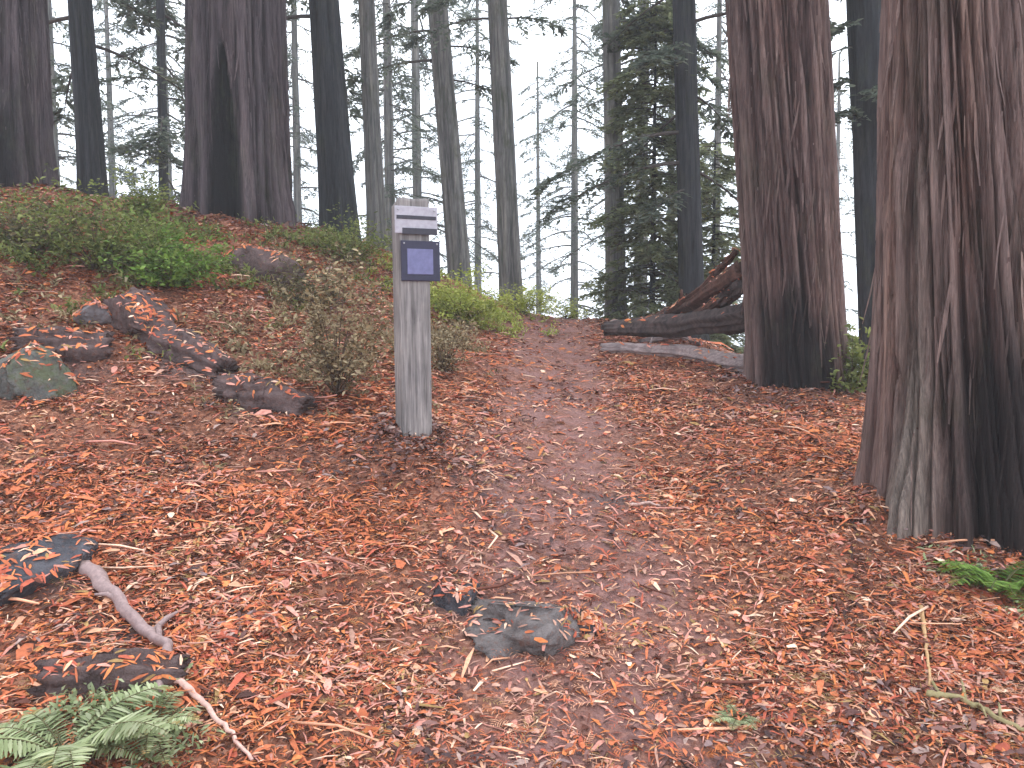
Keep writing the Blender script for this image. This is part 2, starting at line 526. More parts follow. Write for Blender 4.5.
# ------------------------------------------------------------------ leaf litter (nobody could count it)
PAL = np.array([srgb(180, 102, 70), srgb(163, 84, 65), srgb(206, 152, 122), srgb(96, 58, 48), srgb(188, 130, 116), srgb(168, 128, 112),
                srgb(196, 118, 72), srgb(228, 190, 164), srgb(66, 44, 40), srgb(150, 120, 78)])
def scatter(n, ylo, yhi):
    Y = ylo * (yhi / ylo) ** RNG.random(n)
    X = (RNG.random(n) * 2 - 1) * (Y * 0.80 + 0.5)
    return X, Y
ROCK_TOPS = []
def make_litter():
    X, Y = scatter(330000, 1.9, 14.0)
    d = np.abs(path_dist(X, Y))
    p3 = np.stack([X, Y, 0 * X], 1)
    keep = RNG.random(len(X)) < (1 - .72 * damp_at(X, Y)) * (0.22 + 0.78 * smooth(0.25, .85, d + .35 * (fbm(p3 * 3.0, 2, 61) - .5))) * (.30 + .9 * smooth(.30, .60, fbm(p3 * 2.0, 4, 31)))
    X, Y = X[keep], Y[keep]; p3 = p3[keep]; d = d[keep]
    n = len(X)
    Z = terrain(X, Y)
    a = RNG.random(n) * 2 * math.pi
    tilt = RNG.normal(0, 0.22, n)
    D = np.stack([np.cos(a), np.sin(a), tilt], 1)
    Nn = np.stack([RNG.normal(0, .3, n), RNG.normal(0, .3, n), np.ones(n)], 1)
    kind = RNG.random(n)
    far = (0.70 + Y * 0.10) * np.exp(RNG.normal(-.12, .38, n))
    L = np.where(kind < .6, RNG.uniform(.030, .075, n), RNG.uniform(.018, .040, n)) * far
    Wd = np.where(kind < .6, RNG.uniform(.004, .010, n), RNG.uniform(.010, .022, n)) * far
    C = np.stack([X, Y, Z + RNG.uniform(.001, .014, n)], 1) - D * L[:, None] * .5
    V, Q = leaf_quads(C, D, Nn, L, Wd, 0.10)
    if ROCK_TOPS:   # needles lying on stones and chunks
        rp = np.concatenate([a for a, _ in ROCK_TOPS]); rn = np.concatenate([b for _, b in ROCK_TOPS])
        m = len(rp); a = RNG.random(m) * 6.283
        C2 = rp + rn * .004
        D2 = np.stack([np.cos(a), np.sin(a), np.zeros(m)], 1); D2 -= rn * (D2 * rn).sum(1)[:, None]
        L2 = RNG.uniform(.025, .06, m) * (.75 + rp[:, 1] * .1)
        V2, Q2 = leaf_quads(C2 - D2 * L2[:, None] * .5, D2, rn, L2, L2 * RNG.uniform(.12, .4, m), .08)
        Q = np.concatenate([Q, Q2 + len(V)]); V = np.concatenate([V, V2])
        p3 = np.concatenate([p3, rp * [1, 1, 0]]); d = np.concatenate([d, np.full(m, 1.0)]); n += m
    # colour: each leaf its own shade; drifts of redder, more orange or greyer needles
    z1 = fbm(p3 * 0.9 + 5, 3, 41); z2 = fbm(p3 * 1.7 + 9, 3, 43)
    base = np.array([.29, .21, .09, .08, .11, .04, .12, .025, .03, .03])
    Wt = np.tile(base, (n, 1))
    orange = smooth(.45, .62, z1)[:, None]; pink = (smooth(.48, .62, z2) * .8 + (1 - smooth(.3, .9, d)) * .8)[:, None]
    damp = smooth(.54, .66, fbm(p3 * 1.1 + 21, 3, 47))[:, None]
    Wt[:, [0, 6]] *= 1 + 3.0 * orange
    Wt[:, [4, 5, 7]] *= 1 + 2.0 * pink
    Wt[:, [3, 8, 5]] *= 1 + 2.2 * damp
    Wt[:, [9, 2]] *= 1 + 2.5 * smooth(.5, .62, fbm(p3 * 1.4 + 33, 3, 49))[:, None]
    cs = np.cumsum(Wt, 1); cs /= cs[:, -1:]
    pick = (RNG.random(n)[:, None] > cs).sum(1)
    colr = PAL[pick] * RNG.uniform(.75, 1.2, n)[:, None]
    colr = np.repeat(colr, 6, 0)
    o = link('leaf_litter', mesh_np('leaf_litter', V, Q, M['litter'], False, colr))
    tag(o, 'red brown fallen needles and leaves strewn over the slope', 'leaf litter', kind='stuff')
    # dropped sprays: a rib with short needles on both sides
    X, Y = scatter(3000, 2.0, 10.0)
    m = len(X); a = RNG.random(m) * 6.283; Ls = RNG.uniform(.05, .13, m); nn = 13
    f = np.tile((np.arange(nn) + 1) / nn, m)
    X0, Y0, A0, L0 = (np.repeat(q, nn) for q in (X, Y, a, Ls))
    bx = X0 + np.cos(A0 + .5 * f) * L0 * f; by = Y0 + np.sin(A0 + .5 * f) * L0 * f
    Zg = np.repeat(terrain(X, Y), nn) + .012 + np.repeat(RNG.uniform(0, .02, m), nn) * f
    gx_, gy_ = (terrain(X + .1, Y) - terrain(X - .1, Y)) / .2, (terrain(X, Y + .1) - terrain(X, Y - .1)) / .2
    Zg += np.repeat(gx_, nn) * (bx - X0) + np.repeat(gy_, nn) * (by - Y0)
    sd = np.where(np.arange(m * nn) % 2, 1, -1)
    D = np.stack([np.cos(A0 + .5 * f + sd * .9), np.sin(A0 + .5 * f + sd * .9), RNG.normal(0, .15, m * nn)], 1)
    Ln = L0 * .30 * np.sin(np.pi * (f * .8 + .15)) + .006
    V, Q = leaf_quads(np.stack([bx, by, Zg], 1), D, np.tile([[0, 0, 1.0]], (m * nn, 1)), Ln, np.full(m * nn, .0035), .1)
    cc = np.repeat(PAL[RNG.choice([0, 1, 6, 2, 9], m)] * RNG.uniform(.7, 1.1, m)[:, None], nn * 6, 0)
    o = link('needle_litter', mesh_np('needle_litter', V, Q, M['litter'], False, cc))
    tag(o, 'dropped dead needle sprays lying over the leaf litter', 'needle litter', kind='stuff')
    # loose flakes of bark, thicker on the bank
    X, Y = scatter(16000, 2.0, 13.0)
    k = (fbm(np.stack([X, Y, 0 * X], 1) * 1.5 + 3, 3, 77) + .10 * smooth(-.3, -2.0, X) - .12 * (np.abs(path_dist(X, Y)) < .6)) > .56
    X, Y = X[k], Y[k]
    for (cx_, cy_, r_) in MOUNDS:      # shed bark round the feet of the big trunks
        a = RNG.random(420) * 6.283; q = r_ + np.abs(RNG.normal(.06, .22, 420))
        X = np.concatenate([X, cx_ + np.cos(a) * q]); Y = np.concatenate([Y, cy_ + np.sin(a) * q])
    m = len(X); a = RNG.random(m) * 6.283
    C = np.stack([X, Y, terrain(X, Y) + RNG.uniform(.006, .03, m)], 1)
    D = np.stack([np.cos(a), np.sin(a), RNG.normal(0, .25, m)], 1)
    Nn = np.stack([RNG.normal(0, .4, m), RNG.normal(0, .4, m), np.ones(m)], 1)
    L = RNG.uniform(.025, .055, m) * (.8 + Y * .12)
    V, Q = leaf_quads(C, D, Nn, L, L * RNG.uniform(.25, .5, m), .12)
    bc = np.array([srgb(92, 64, 60), srgb(118, 86, 80), srgb(66, 50, 50), srgb(128, 106, 104), srgb(150, 126, 118)])
    cc = np.repeat(bc[RNG.choice(5, m, p=[.3, .26, .2, .14, .1])], 6, 0)
    o = link('bark_litter', mesh_np('bark_litter', V, Q, M['litter'], False, cc))
    tag(o, 'dark flakes of fallen bark scattered over the bank', 'bark litter', kind='stuff')
    # small broken twigs among the needles
    X, Y = scatter(2000, 1.9, 12.0)
    B = Build()
    Z = terrain(X, Y)
    for i in range(len(X)):
        L = min(.5, .10 * math.exp(random.gauss(0, .6))); r = .0012 + L * random.uniform(.008, .02); a = random.random() * 6.28
        k = random.uniform(-.3, .3)
        p = np.array([[X[i], Y[i], Z[i] + .008]])
        q = np.concatenate([p, p + [[math.cos(a) * L / 2, math.sin(a) * L / 2, random.uniform(0, .02)]],
                            p + [[math.cos(a + k) * L, math.sin(a + k) * L, random.uniform(-.01, .03)]]])
        c = PAL[random.choice([2, 3, 5, 7, 4])] * random.uniform(.7, 1.3)
        B.tube(q, [r, r, r * .6], segs=4, col=c)
    o = link('twig_litter', B.mesh('twig_litter', M['litter'], False))
    tag(o, 'small broken twigs strewn among the fallen needles', 'twig litter', kind='stuff')

# ------------------------------------------------------------------ trunks
def trunk_mesh(name, mat, R0, R1, h1, H, lean, flare=0.35, fh=0.45, segs=120, dense=0.06, amp=0.03, freq=9.0, seed=0, lobes=5, scar=None, burn=(), butt=(), low=-0.9, bend=0.0, twist=0.15):
    """bole with a flared base, buttress lobes and long furrows; lean = metres of drift per metre of height"""
    z = list(np.arange(low, min(H, h1 * 1.25), dense))
    while z[-1] < H: z.append(z[-1] + dense * 5)
    z = np.array(z)
    th = np.linspace(0, 2 * math.pi, segs, endpoint=False)
    TH, ZZ = np.meshgrid(th, z)
    zc = np.maximum(ZZ, 0)
    R = np.maximum(R0 + (R1 - R0) * zc / h1, R0 * 0.12)
    lob = fbm(np.stack([np.cos(TH) * lobes * .5, np.sin(TH) * lobes * .5, ZZ * .15], -1) + seed * 7.7, 2, seed)
    R = R * (1 + flare * np.exp(-zc / fh) * (0.35 + 1.3 * lob) * np.where(ZZ < 0, 1.0, 1.0))
    R = R * (1 + 0.16 * (lob - .5) * 2 * np.exp(-zc / 7))
    pale = np.zeros_like(R)
    for (a0, aw, am, hh) in butt:      # a single rib that runs out into a root
        da = np.abs((TH - a0 + math.pi) % (2 * math.pi) - math.pi) / aw
        g = np.exp(-da ** 2) * np.exp(-np.maximum(ZZ, -.2) / hh)
        R = R + am * g
        pale = np.maximum(pale, np.clip(g * 2.4, 0, 1) * (.8 + .6 * (lob - .3)))
    tw = TH + twist * ZZ * .3
    q = np.stack([np.cos(tw) * R0 * freq, np.sin(tw) * R0 * freq, ZZ * freq * .045], -1) + seed * 3.3
    warp = (fbm(np.stack([np.cos(TH) * 3, np.sin(TH) * 3, ZZ * .8], -1) + seed, 2, seed + 4) - .5) * .9
    q[..., 0] += warp; q[..., 1] += warp
    n1 = fbm(q, 3, seed + 1)
    n2 = fbm(q * np.array([.45, .45, .5]) + 40, 3, seed + 6)
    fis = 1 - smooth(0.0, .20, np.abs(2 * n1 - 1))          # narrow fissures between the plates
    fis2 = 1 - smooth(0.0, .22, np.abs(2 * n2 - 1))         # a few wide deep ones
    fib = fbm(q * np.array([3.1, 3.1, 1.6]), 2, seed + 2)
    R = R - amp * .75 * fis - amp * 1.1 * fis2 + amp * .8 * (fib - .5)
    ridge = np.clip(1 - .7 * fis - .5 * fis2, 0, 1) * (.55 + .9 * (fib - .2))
    char_shade = np.zeros_like(R)
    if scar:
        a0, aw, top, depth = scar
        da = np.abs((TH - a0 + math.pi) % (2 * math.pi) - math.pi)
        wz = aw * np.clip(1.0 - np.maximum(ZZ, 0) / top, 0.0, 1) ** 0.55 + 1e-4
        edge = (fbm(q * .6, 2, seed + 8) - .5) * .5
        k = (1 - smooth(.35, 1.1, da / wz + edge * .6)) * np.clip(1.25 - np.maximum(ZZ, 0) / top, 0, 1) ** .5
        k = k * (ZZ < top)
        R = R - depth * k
        char_shade = np.clip(k * 2.2, 0, 1)  # scar colour: char, with the hollow's shade put in as black
    for (a0, aw, top) in burn:  # shade of the trunk foot put into the colour as a dark patch
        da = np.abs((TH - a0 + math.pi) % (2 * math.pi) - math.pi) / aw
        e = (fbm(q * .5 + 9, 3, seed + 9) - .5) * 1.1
        char_shade = np.maximum(char_shade, (1 - smooth(.6, 1.1, da + e * .6)) * (1 - smooth(.45, 1.0, ZZ / top + e)) * .9)
    bx = lean[0] * ZZ + bend * np.sin(ZZ * .5); by = lean[1] * ZZ
    V = np.stack([np.cos(TH) * R + bx, np.sin(TH) * R + by, ZZ], -1).reshape(-1, 3)
    nz_, k = len(z), np.arange(segs); k2 = (k + 1) % segs
    i = np.arange(nz_ - 1)[:, None] * segs
    Q = np.stack([i + k, i + k2, i + segs + k2, i + segs + k], -1).reshape(-1, 4)
    V = np.concatenate([V, [[bx[-1, 0], by[-1, 0], z[-1]]]])
    T = np.stack([np.full(segs, nz_ * segs), (nz_ - 1) * segs + k, (nz_ - 1) * segs + k2], 1)
    rd = np.concatenate([np.clip(ridge, 0, 1).ravel(), [0]]); cd = np.concatenate([char_shade.ravel(), [0]]); pd = np.concatenate([np.clip(pale, 0, 1).ravel(), [0]])
    return mesh_np(name, V, [Q, T], mat, True, attr={'ridge': rd, 'char_shade': cd, 'pale': pd})

def place(pxb, pyb, Y, pxt, R_front=0.0):
    """base position on the terrain and the sideways lean that carries the axis to pxt at the top of the view"""
    b = P(pxb, pyb, Y)
    z = tz(b[0], Y)
    b2 = P(pxb, pyb, Y)
    t = P(pxt, 0, Y)
    h1 = t[2] - z
    return np.array([b2[0], Y, z]), (t[0] - b2[0]) / h1, h1

def px2m(w, Y):
    return w * Y / FPX * 0.5

def crown(B, H0, H1, n_limb, L0, lean, seed, leaf=0.10, per=62, R=0.1, droop=0.35, bare=0.25, limb_col=(.06, .05, .045), lw=0.45, dirs=None, up=0.0):
    """limbs with side sprays of needles; gaps are left between limbs"""
    rng = np.random.default_rng(seed)
    for k in range(n_limb):
        h = H0 + (H1 - H0) * (k + rng.random()) / n_limb
        a = rng.random() * 2 * math.pi if dirs is None else rng.choice(dirs) + rng.normal(0, .35)
        L = L0 * rng.uniform(.5, 1.1) * (1 - .45 * (h - H0) / (H1 - H0 + 1e-6))
        d = np.array([math.cos(a), math.sin(a)])
        s = np.linspace(0, 1, 7)
        zz = up * L * s + rng.normal(.02, .12) * L * s - droop * L * s ** 2
        side = rng.normal(0, .12) * L * s ** 2
        pts = np.stack([lean[0] * h + d[0] * L * s - d[1] * side, lean[1] * h + d[1] * L * s + d[0] * side, h + zz], 1)
        r0 = 0.008 + 0.012 * L
        B.tube(pts, r0 * (1 - .85 * s), segs=5, m=0, col=limb_col)
        # side twigs
        m = int(per * L / L0)
        if m < 3: continue
        u = bare + (1 - bare) * rng.random(m) ** .8
        base = np.stack([np.interp(u, s, pts[:, i]) for i in range(3)], 1)
        sgn = rng.choice([-1, 1], m)
        aa = a + sgn * rng.uniform(.5, 1.3, m)
        tl = L * .30 * (1.15 - u) * rng.uniform(.5, 1.3, m) + leaf
        td = np.stack([np.cos(aa), np.sin(aa), rng.normal(-.28, .22, m)], 1)
        nl = 7
        f = (np.arange(nl) + .5) / nl
        C = (base[:, None, :] + td[:, None, :] * (tl[:, None] * f)[:, :, None]).reshape(-1, 3)
        C[:, 2] -= (np.repeat(tl, nl) * np.tile(f ** 2, m)) * .25
        la = np.repeat(aa, nl) + rng.choice([-1, 1], m * nl) * rng.uniform(.3, 1.0, m * nl)
        D = np.stack([np.cos(la), np.sin(la), rng.normal(-.25, .25, m * nl)], 1)
        Nn = np.stack([rng.normal(0, .35, m * nl), rng.normal(0, .35, m * nl), np.ones(m * nl)], 1)
        V, Q = leaf_quads(C, D, Nn, leaf * rng.uniform(.6, 1.4, m * nl), leaf * lw * rng.uniform(.6, 1.3, m * nl), .06)
        shade = np.repeat(np.repeat(rng.uniform(.7, 1.3, m), nl), 6)[:, None] * np.array([[1, 1, 1.0]])
        B.add(V, Q, None, 1, shade)

def tree(name, label, mat, pxb, pyb, Y, pxt, wb, wt, H=16, group=None, crown_args=None, needles='needles', **kw):
    base, lx, h1 = place(pxb, pyb, Y, pxt)
    t = thing(name, base, label, 'tree', group)
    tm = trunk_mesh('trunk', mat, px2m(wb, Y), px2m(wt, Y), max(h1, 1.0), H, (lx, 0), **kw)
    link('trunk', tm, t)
    if name == 'redwood_tree':
        loose_bark(t, tm, mat, int(420 * px2m(wb, Y) / .45), h1 * 1.1, kw['seed'])
    for ca in (crown_args or []):
        B = Build()
        crown(B, lean=(lx, 0), **ca)
        link('crown', B.mesh('crown', [M['limb'], M[needles]], False), t)
    return t, lx

def loose_bark(t, tm, mat, n, zmax, seed, Lr=(.10, .45)):
    """frayed strips hanging on the bole"""
    rng = np.random.default_rng(seed)
    co = np.empty(len(tm.vertices) * 3, np.float32); tm.vertices.foreach_get('co', co); co = co.reshape(-1, 3)
    no = np.empty(len(tm.vertices) * 3, np.float32); tm.vertex_normals.foreach_get('vector', no); no = no.reshape(-1, 3)
    ok = np.where((co[:, 2] > .1) & (co[:, 2] < zmax) & (no[:, 1] < .45))[0]
    k = rng.choice(ok, n)
    C = co[k]; Nn = no[k]; Nn[:, 2] *= .2
    D = np.stack([rng.normal(0, .07, n), rng.normal(0, .07, n), -np.ones(n)], 1) + Nn * rng.uniform(-.02, .10, n)[:, None]
    L = rng.uniform(*Lr, n)
    ca = np.empty(len(tm.vertices), np.float32); tm.attributes['char_shade'].data.foreach_get('value', ca)
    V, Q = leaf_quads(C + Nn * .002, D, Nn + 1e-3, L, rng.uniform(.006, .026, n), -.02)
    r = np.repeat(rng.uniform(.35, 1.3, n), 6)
    o = link('loose_bark', mesh_np('loose_bark', V, Q, mat, True, attr={'ridge': r, 'char_shade': np.repeat(ca[k], 6), 'pale': np.zeros(len(V))}), t)
    o['kind'] = 'stuff'

# the two redwoods beside the trail on the right
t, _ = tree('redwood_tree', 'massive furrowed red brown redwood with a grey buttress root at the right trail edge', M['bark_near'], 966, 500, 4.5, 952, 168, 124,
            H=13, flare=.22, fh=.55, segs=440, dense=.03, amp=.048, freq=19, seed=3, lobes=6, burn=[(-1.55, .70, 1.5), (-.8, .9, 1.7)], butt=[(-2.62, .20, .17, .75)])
NEAR = t
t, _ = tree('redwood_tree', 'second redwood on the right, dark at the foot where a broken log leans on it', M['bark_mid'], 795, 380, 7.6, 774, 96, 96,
            H=15, flare=.10, fh=.4, segs=340, dense=.045, amp=.046, freq=15, seed=8, lobes=6, burn=[(-1.75, .9, 1.0)])  # shade at the foot is painted into the bark colour
MID = t

# redwoods on the left bank
t, _ = tree('redwood_tree', 'broad greyish redwood on the left bank with a tall fire scar and its shade painted black', M['bark_left'], 240, 222, 9.9, 236, 92, 88,
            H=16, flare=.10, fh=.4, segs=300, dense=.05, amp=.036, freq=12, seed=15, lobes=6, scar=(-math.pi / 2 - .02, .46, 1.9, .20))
BURNT = t
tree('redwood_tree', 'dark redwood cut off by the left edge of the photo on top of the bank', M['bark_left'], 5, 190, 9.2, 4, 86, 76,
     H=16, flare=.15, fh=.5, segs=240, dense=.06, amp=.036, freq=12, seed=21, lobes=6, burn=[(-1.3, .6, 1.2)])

def cr(H0, H1, n, L0, seed, **k):
    d = dict(H0=H0, H1=H1, n_limb=n, L0=L0, seed=seed); d.update(k); return d
# slim trunks along the crest
tree('conifer_tree', 'slim dark trunk between the edge redwood and the fire scarred redwood', M['bark_dark'], 95, 195, 11.5, 80, 26, 22, H=15,
     crown_args=[cr(2.0, 13, 34, 2.2, 101)], segs=48, dense=.1, amp=.012, freq=14, seed=31)
tree('conifer_tree', 'thin grey pole tree just left of the fire scarred redwood', M['bark_dark'], 163, 200, 15, 160, 10, 8, H=14,
     crown_args=[cr(1.5, 12, 40, 1.9, 102)], segs=32, dense=.12, amp=.006, freq=18, seed=32)
tree('conifer_tree', 'straight dark slate trunk right of the fire scarred redwood', M['bark_dark'], 341, 236, 11.2, 324, 37, 29, H=16,
     crown_args=[cr(2.6, 14, 26, 2.2, 103)], segs=64, dense=.08, amp=.012, freq=14, seed=33, flare=.2)
tree('conifer_tree', 'thin grey trunk rising directly behind the sign post', M['bark_grey'], 378, 250, 12.0, 366, 19, 16, H=15,
     crown_args=[cr(4.2, 13, 30, 1.9, 104)], segs=40, dense=.1, amp=.008, freq=18, seed=34)
tree('conifer_tree', 'leaning grey green trunk right of the sign post', M['bark_grey'], 464, 290, 15.5, 437, 25, 20, H=17,
     crown_args=[cr(4.6, 15, 30, 2.2, 105)], segs=48, dense=.1, amp=.012, freq=16, seed=35)
tree('conifer_tree', 'upright grey trunk above the head of the trail', M['bark_grey'], 513, 300, 14.5, 497, 23, 20, H=17,
     crown_args=[cr(5.2, 15, 26, 2.2, 106)], segs=48, dense=.1, amp=.012, freq=16, seed=36)
tree('conifer_tree', 'pale grey brown trunk right of the bright gap, greenery at its right side', M['bark_grey'], 617, 318, 13.0, 611, 20, 17, H=16,
     crown_args=[cr(4.6, 14, 30, 2.0, 107, dirs=[0.0, .8, -.8])], segs=48, dense=.1, amp=.01, freq=16, seed=37)
tree('conifer_tree', 'nearly black slim trunk left of the second redwood', M['bark_dark'], 694, 318, 11.6, 684, 25, 22, H=16,
     crown_args=[cr(2.0, 14, 40, 2.2, 108)], segs=48, dense=.1, amp=.012, freq=14, seed=38)
tree('conifer_tree', 'dark trunk squeezed between the two right hand redwoods', M['bark_dark'], 888, 380, 10.5, 864, 40, 32, H=16,
     crown_args=[cr(4.2, 9, 16, 1.2, 109, dirs=[3.6, -2.4])], segs=64, dense=.08, amp=.015, freq=14, seed=39)

# young bushy evergreens at the crest right of the gap
def young(label, px, Y, H, L0, seed, n=60, leaf=.085, group=None):
    x = P(px, 330, Y)[0]
    b = np.array([x, Y, tz(x, Y)])
    t = thing('young_conifer', b, label, 'tree', group)
    s = np.linspace(0, 1, 10)
    V, Q, T = sweep(np.stack([0 * s, 0 * s, -.3 + s * (H + .3)], 1), .05 * (1 - .9 * s) + .006, 10, .1)
    link('trunk', mesh_np('trunk', V, [Q, T], M['bark_dark'], True, attr={'ridge': np.full(len(V), .5), 'char_shade': np.zeros(len(V))}), t)
    B = Build()
    crown(B, .15, H, n, L0, (0, 0), seed, leaf=leaf, per=44, droop=.25, bare=.1)
    link('crown', B.mesh('crown', [M['limb'], M['needles_young']], False), t)
young('bushy young evergreen filling the space between two slim trunks above the fallen log', 652, 12.6, 5.4, 1.15, 201, 190)
young('lower young evergreen beside the nearly black slim trunk', 712, 13.2, 4.0, 1.0, 202, 90)
young('green sapling showing between the two right hand redwoods', 846, 12.0, 1.7, .35, 203, 22)

# the far wood: each tree stands for itself
def far_proto(seed, H, L0, n, needles='needles'):
    t = thing('conifer_tree', (0, 0, 0), 'x', 'tree', 'conifers beyond the crest')
    link('trunk', trunk_mesh('trunk', M['bark_grey'], .22, .15, 9, H, (RNG.normal(0, .01), 0), segs=24, dense=.3, amp=.012, freq=14, seed=seed, low=-2), t)
    B = Build()
    crown(B, H * .05, H, n, L0, (0, 0), seed, leaf=.13, per=44, droop=.4, bare=.12, lw=.38)
    link('crown', B.mesh('crown', [M['limb'], M[needles]], False), t)
    return t
def copy_tree(o):
    c = o.copy(); COL.objects.link(c)
    for ch in list(o.children):
        d = ch.copy(); COL.objects.link(d); d.parent = c
    return c
protos = [far_proto(301, 24, 2.9, 110), far_proto(302, 21, 2.2, 70), far_proto(303, 26, 3.3, 120)]
used = [False] * 3
spots = [(60, 21), (118, 30), (175, 33), (300, 25), (392, 22), (420, 29), (478, 34), (540, 38), (575, 30), (640, 22), (672, 27), (715, 24), (20, 30), (838, 34), (990, 30), (250, 33), (1060, 24), (-60, 24)]
for i, (px, Y) in enumerate(spots):
    k = i % 3
    o = protos[k] if not used[k] else copy_tree(protos[k])
    used[k] = True
    x = P(px, 330, Y)[0]
    o.location = (x, Y, tz(x, Y))
    o.rotation_euler = (0, 0, i * 2.1)
    sc = RNG.uniform(.8, 1.15)
    o.scale = (sc, sc, sc)
    o['label'] = 'faded grey green conifer standing beyond the crest behind nearer trunks'

# ------------------------------------------------------------------ fallen logs by the second redwood
def log(name, label, cat, pts, rad, mat, seed, segs=40, amp=.14, broken=True):
    pts = np.asarray(pts, float)
    n = 40
    s = np.linspace(0, 1, len(pts)); u = np.linspace(0, 1, n)
    c = np.stack([np.interp(u, s, pts[:, i]) for i in range(3)], 1)
    c += (fbm(np.stack([u * 7, 0 * u, 0 * u], 1) + seed, 2, seed) - .5)[:, None] * np.array([[.02, .05, .03]])
    r = np.interp(u, np.linspace(0, 1, len(rad)), rad)
    o0 = c[n // 2].copy()
    V, Q, T = sweep(c - o0, r, segs, amp, (4.5, 4.5, 2.2), seed)
    q = V.copy(); V += (fbm(q * np.array([9, 60, 60]) + seed, 3, seed + 3) - .5)[:, None] * .03 * (q - np.array([np.interp(q[:, 0], np.sort(c[:, 0] - o0[0]), (c - o0)[np.argsort(c[:, 0]), i]) for i in range(3)]).T) / np.mean(r)
    if broken:   # splintered ends
        for e, sg in ((0, -1), (n - 1, 1)):
            ax = c[-1] - c[0]; ax /= np.linalg.norm(ax)
            k = slice(e * segs, (e + 1) * segs)
            V[k] += ax * sg * (RNG.random(segs)[:, None] * .8 * r[e])
    me = mesh_np(name, V, [Q, T], mat, True, attr={'ridge': fbm(V * 10, 2, seed), 'char_shade': np.zeros(len(V))})
    if name != 'wood_chunk':
        vs = [(np.array(v.co) + o0, np.array(v.normal)) for v in me.vertices]
        vs = [v for v in vs if v[1][2] > .55 and vnoise(v[0] * 6, 5) > .45]
        k = RNG.permutation(len(vs))[:len(vs) // 5]
        if len(k): ROCK_TOPS.append((np.array([vs[i][0] for i in k]), np.array([vs[i][1] for i in k])))
    return tag(link(name, me, None, o0), label, cat)

M['log_grey'] = wood_mat('weathered_grey_wood', (0.15, 0.115, 0.115), (0.36, 0.29, 0.28), (.06, 1, 1), 45)
M['log_red'] = wood_mat('rotten_red_wood', (0.032, 0.018, 0.016), (0.13, 0.065, 0.050), (.08, 1, .3), 30)
M['log_dark'] = wood_mat('rotten_dark_wood', (0.022, 0.018, 0.02), (0.10, 0.075, 0.07), (.2, 1, .3), 30)
def gp(px, py, dz=0.0):
    g = ground_hit(px, py); return g + np.array([0, 0, dz])
def with_stubs(o, specs, mat, seed):
    for (u, a, L, r) in specs:
        q = np.array(o.data.vertices[int(u * 39) * 40].co)
        d = np.array([math.cos(a), -.4, math.sin(a)])
        w_ = np.linspace(0, 1, 6)[:, None]
        V, Q, T = sweep(q - d * .03 + d * L * w_ + np.array([0, 0, .03]) * w_ ** 2, np.linspace(r, r * .5, 6), 9, .3, (2, 2, 20), seed)
        link('branch_stub', mesh_np('branch_stub', V, [Q, T], mat, True), o)
a = gp(604, 351, .04); b = gp(680, 357, .05); c = gp(752, 372, .05)
o = log('fallen_log', 'pale grey weathered log lying along the trail edge at the second redwood', 'log', [a, b, c], [.06, .085, .10], M['log_grey'], 60, amp=.30)
with_stubs(o, [(.3, 1.2, .16, .022), (.72, 1.9, .10, .018)], M['log_grey'], 1)
o = log('fallen_log', 'dark log lying behind the pale grey log', 'log', [P(608, 328, 9.6), P(672, 326, 9.0), P(746, 316, 8.2)], [.08, .12, .15], M['log_dark'], 61, amp=.38)
with_stubs(o, [(.4, 1.4, .2, .03)], M['log_dark'], 2)
o = log('broken_log', 'reddish broken log leaning up against the second redwood', 'log', [P(648, 322, 9.5), P(694, 302, 8.9), P(740, 272, 8.15)], [.05, .08, .10], M['log_red'], 62, amp=.42)
with_stubs(o, [(.35, 1.7, .22, .03), (.6, .9, .14, .025)], M['log_red'], 3)
log('broken_log', 'short dark broken length of wood jammed between the leaning log and the second redwood', 'log', [P(700, 312, 8.9), P(722, 300, 8.5), P(742, 284, 8.1)], [.05, .08, .07], M['log_dark'], 65, amp=.5)
log('broken_log', 'thin reddish splintered pole propped above the dark log', 'log', [P(664, 316, 9.2), P(704, 286, 8.7), P(736, 252, 8.2)], [.02, .035, .03], M['log_red'], 66, amp=.5)
log('split_board', 'short split board of red wood lying on the dark log', 'board', [P(690, 318, 8.75), P(716, 304, 8.5), P(737, 296, 8.3)], [.035, .06, .04], M['log_red'], 63, amp=.5)
log('split_board', 'small grey broken board on the ground in front of the dark log', 'board', [gp(640, 343, .02), gp(672, 340, .04), gp(700, 346, .02)], [.025, .045, .03], M['log_grey'], 64, amp=.5)

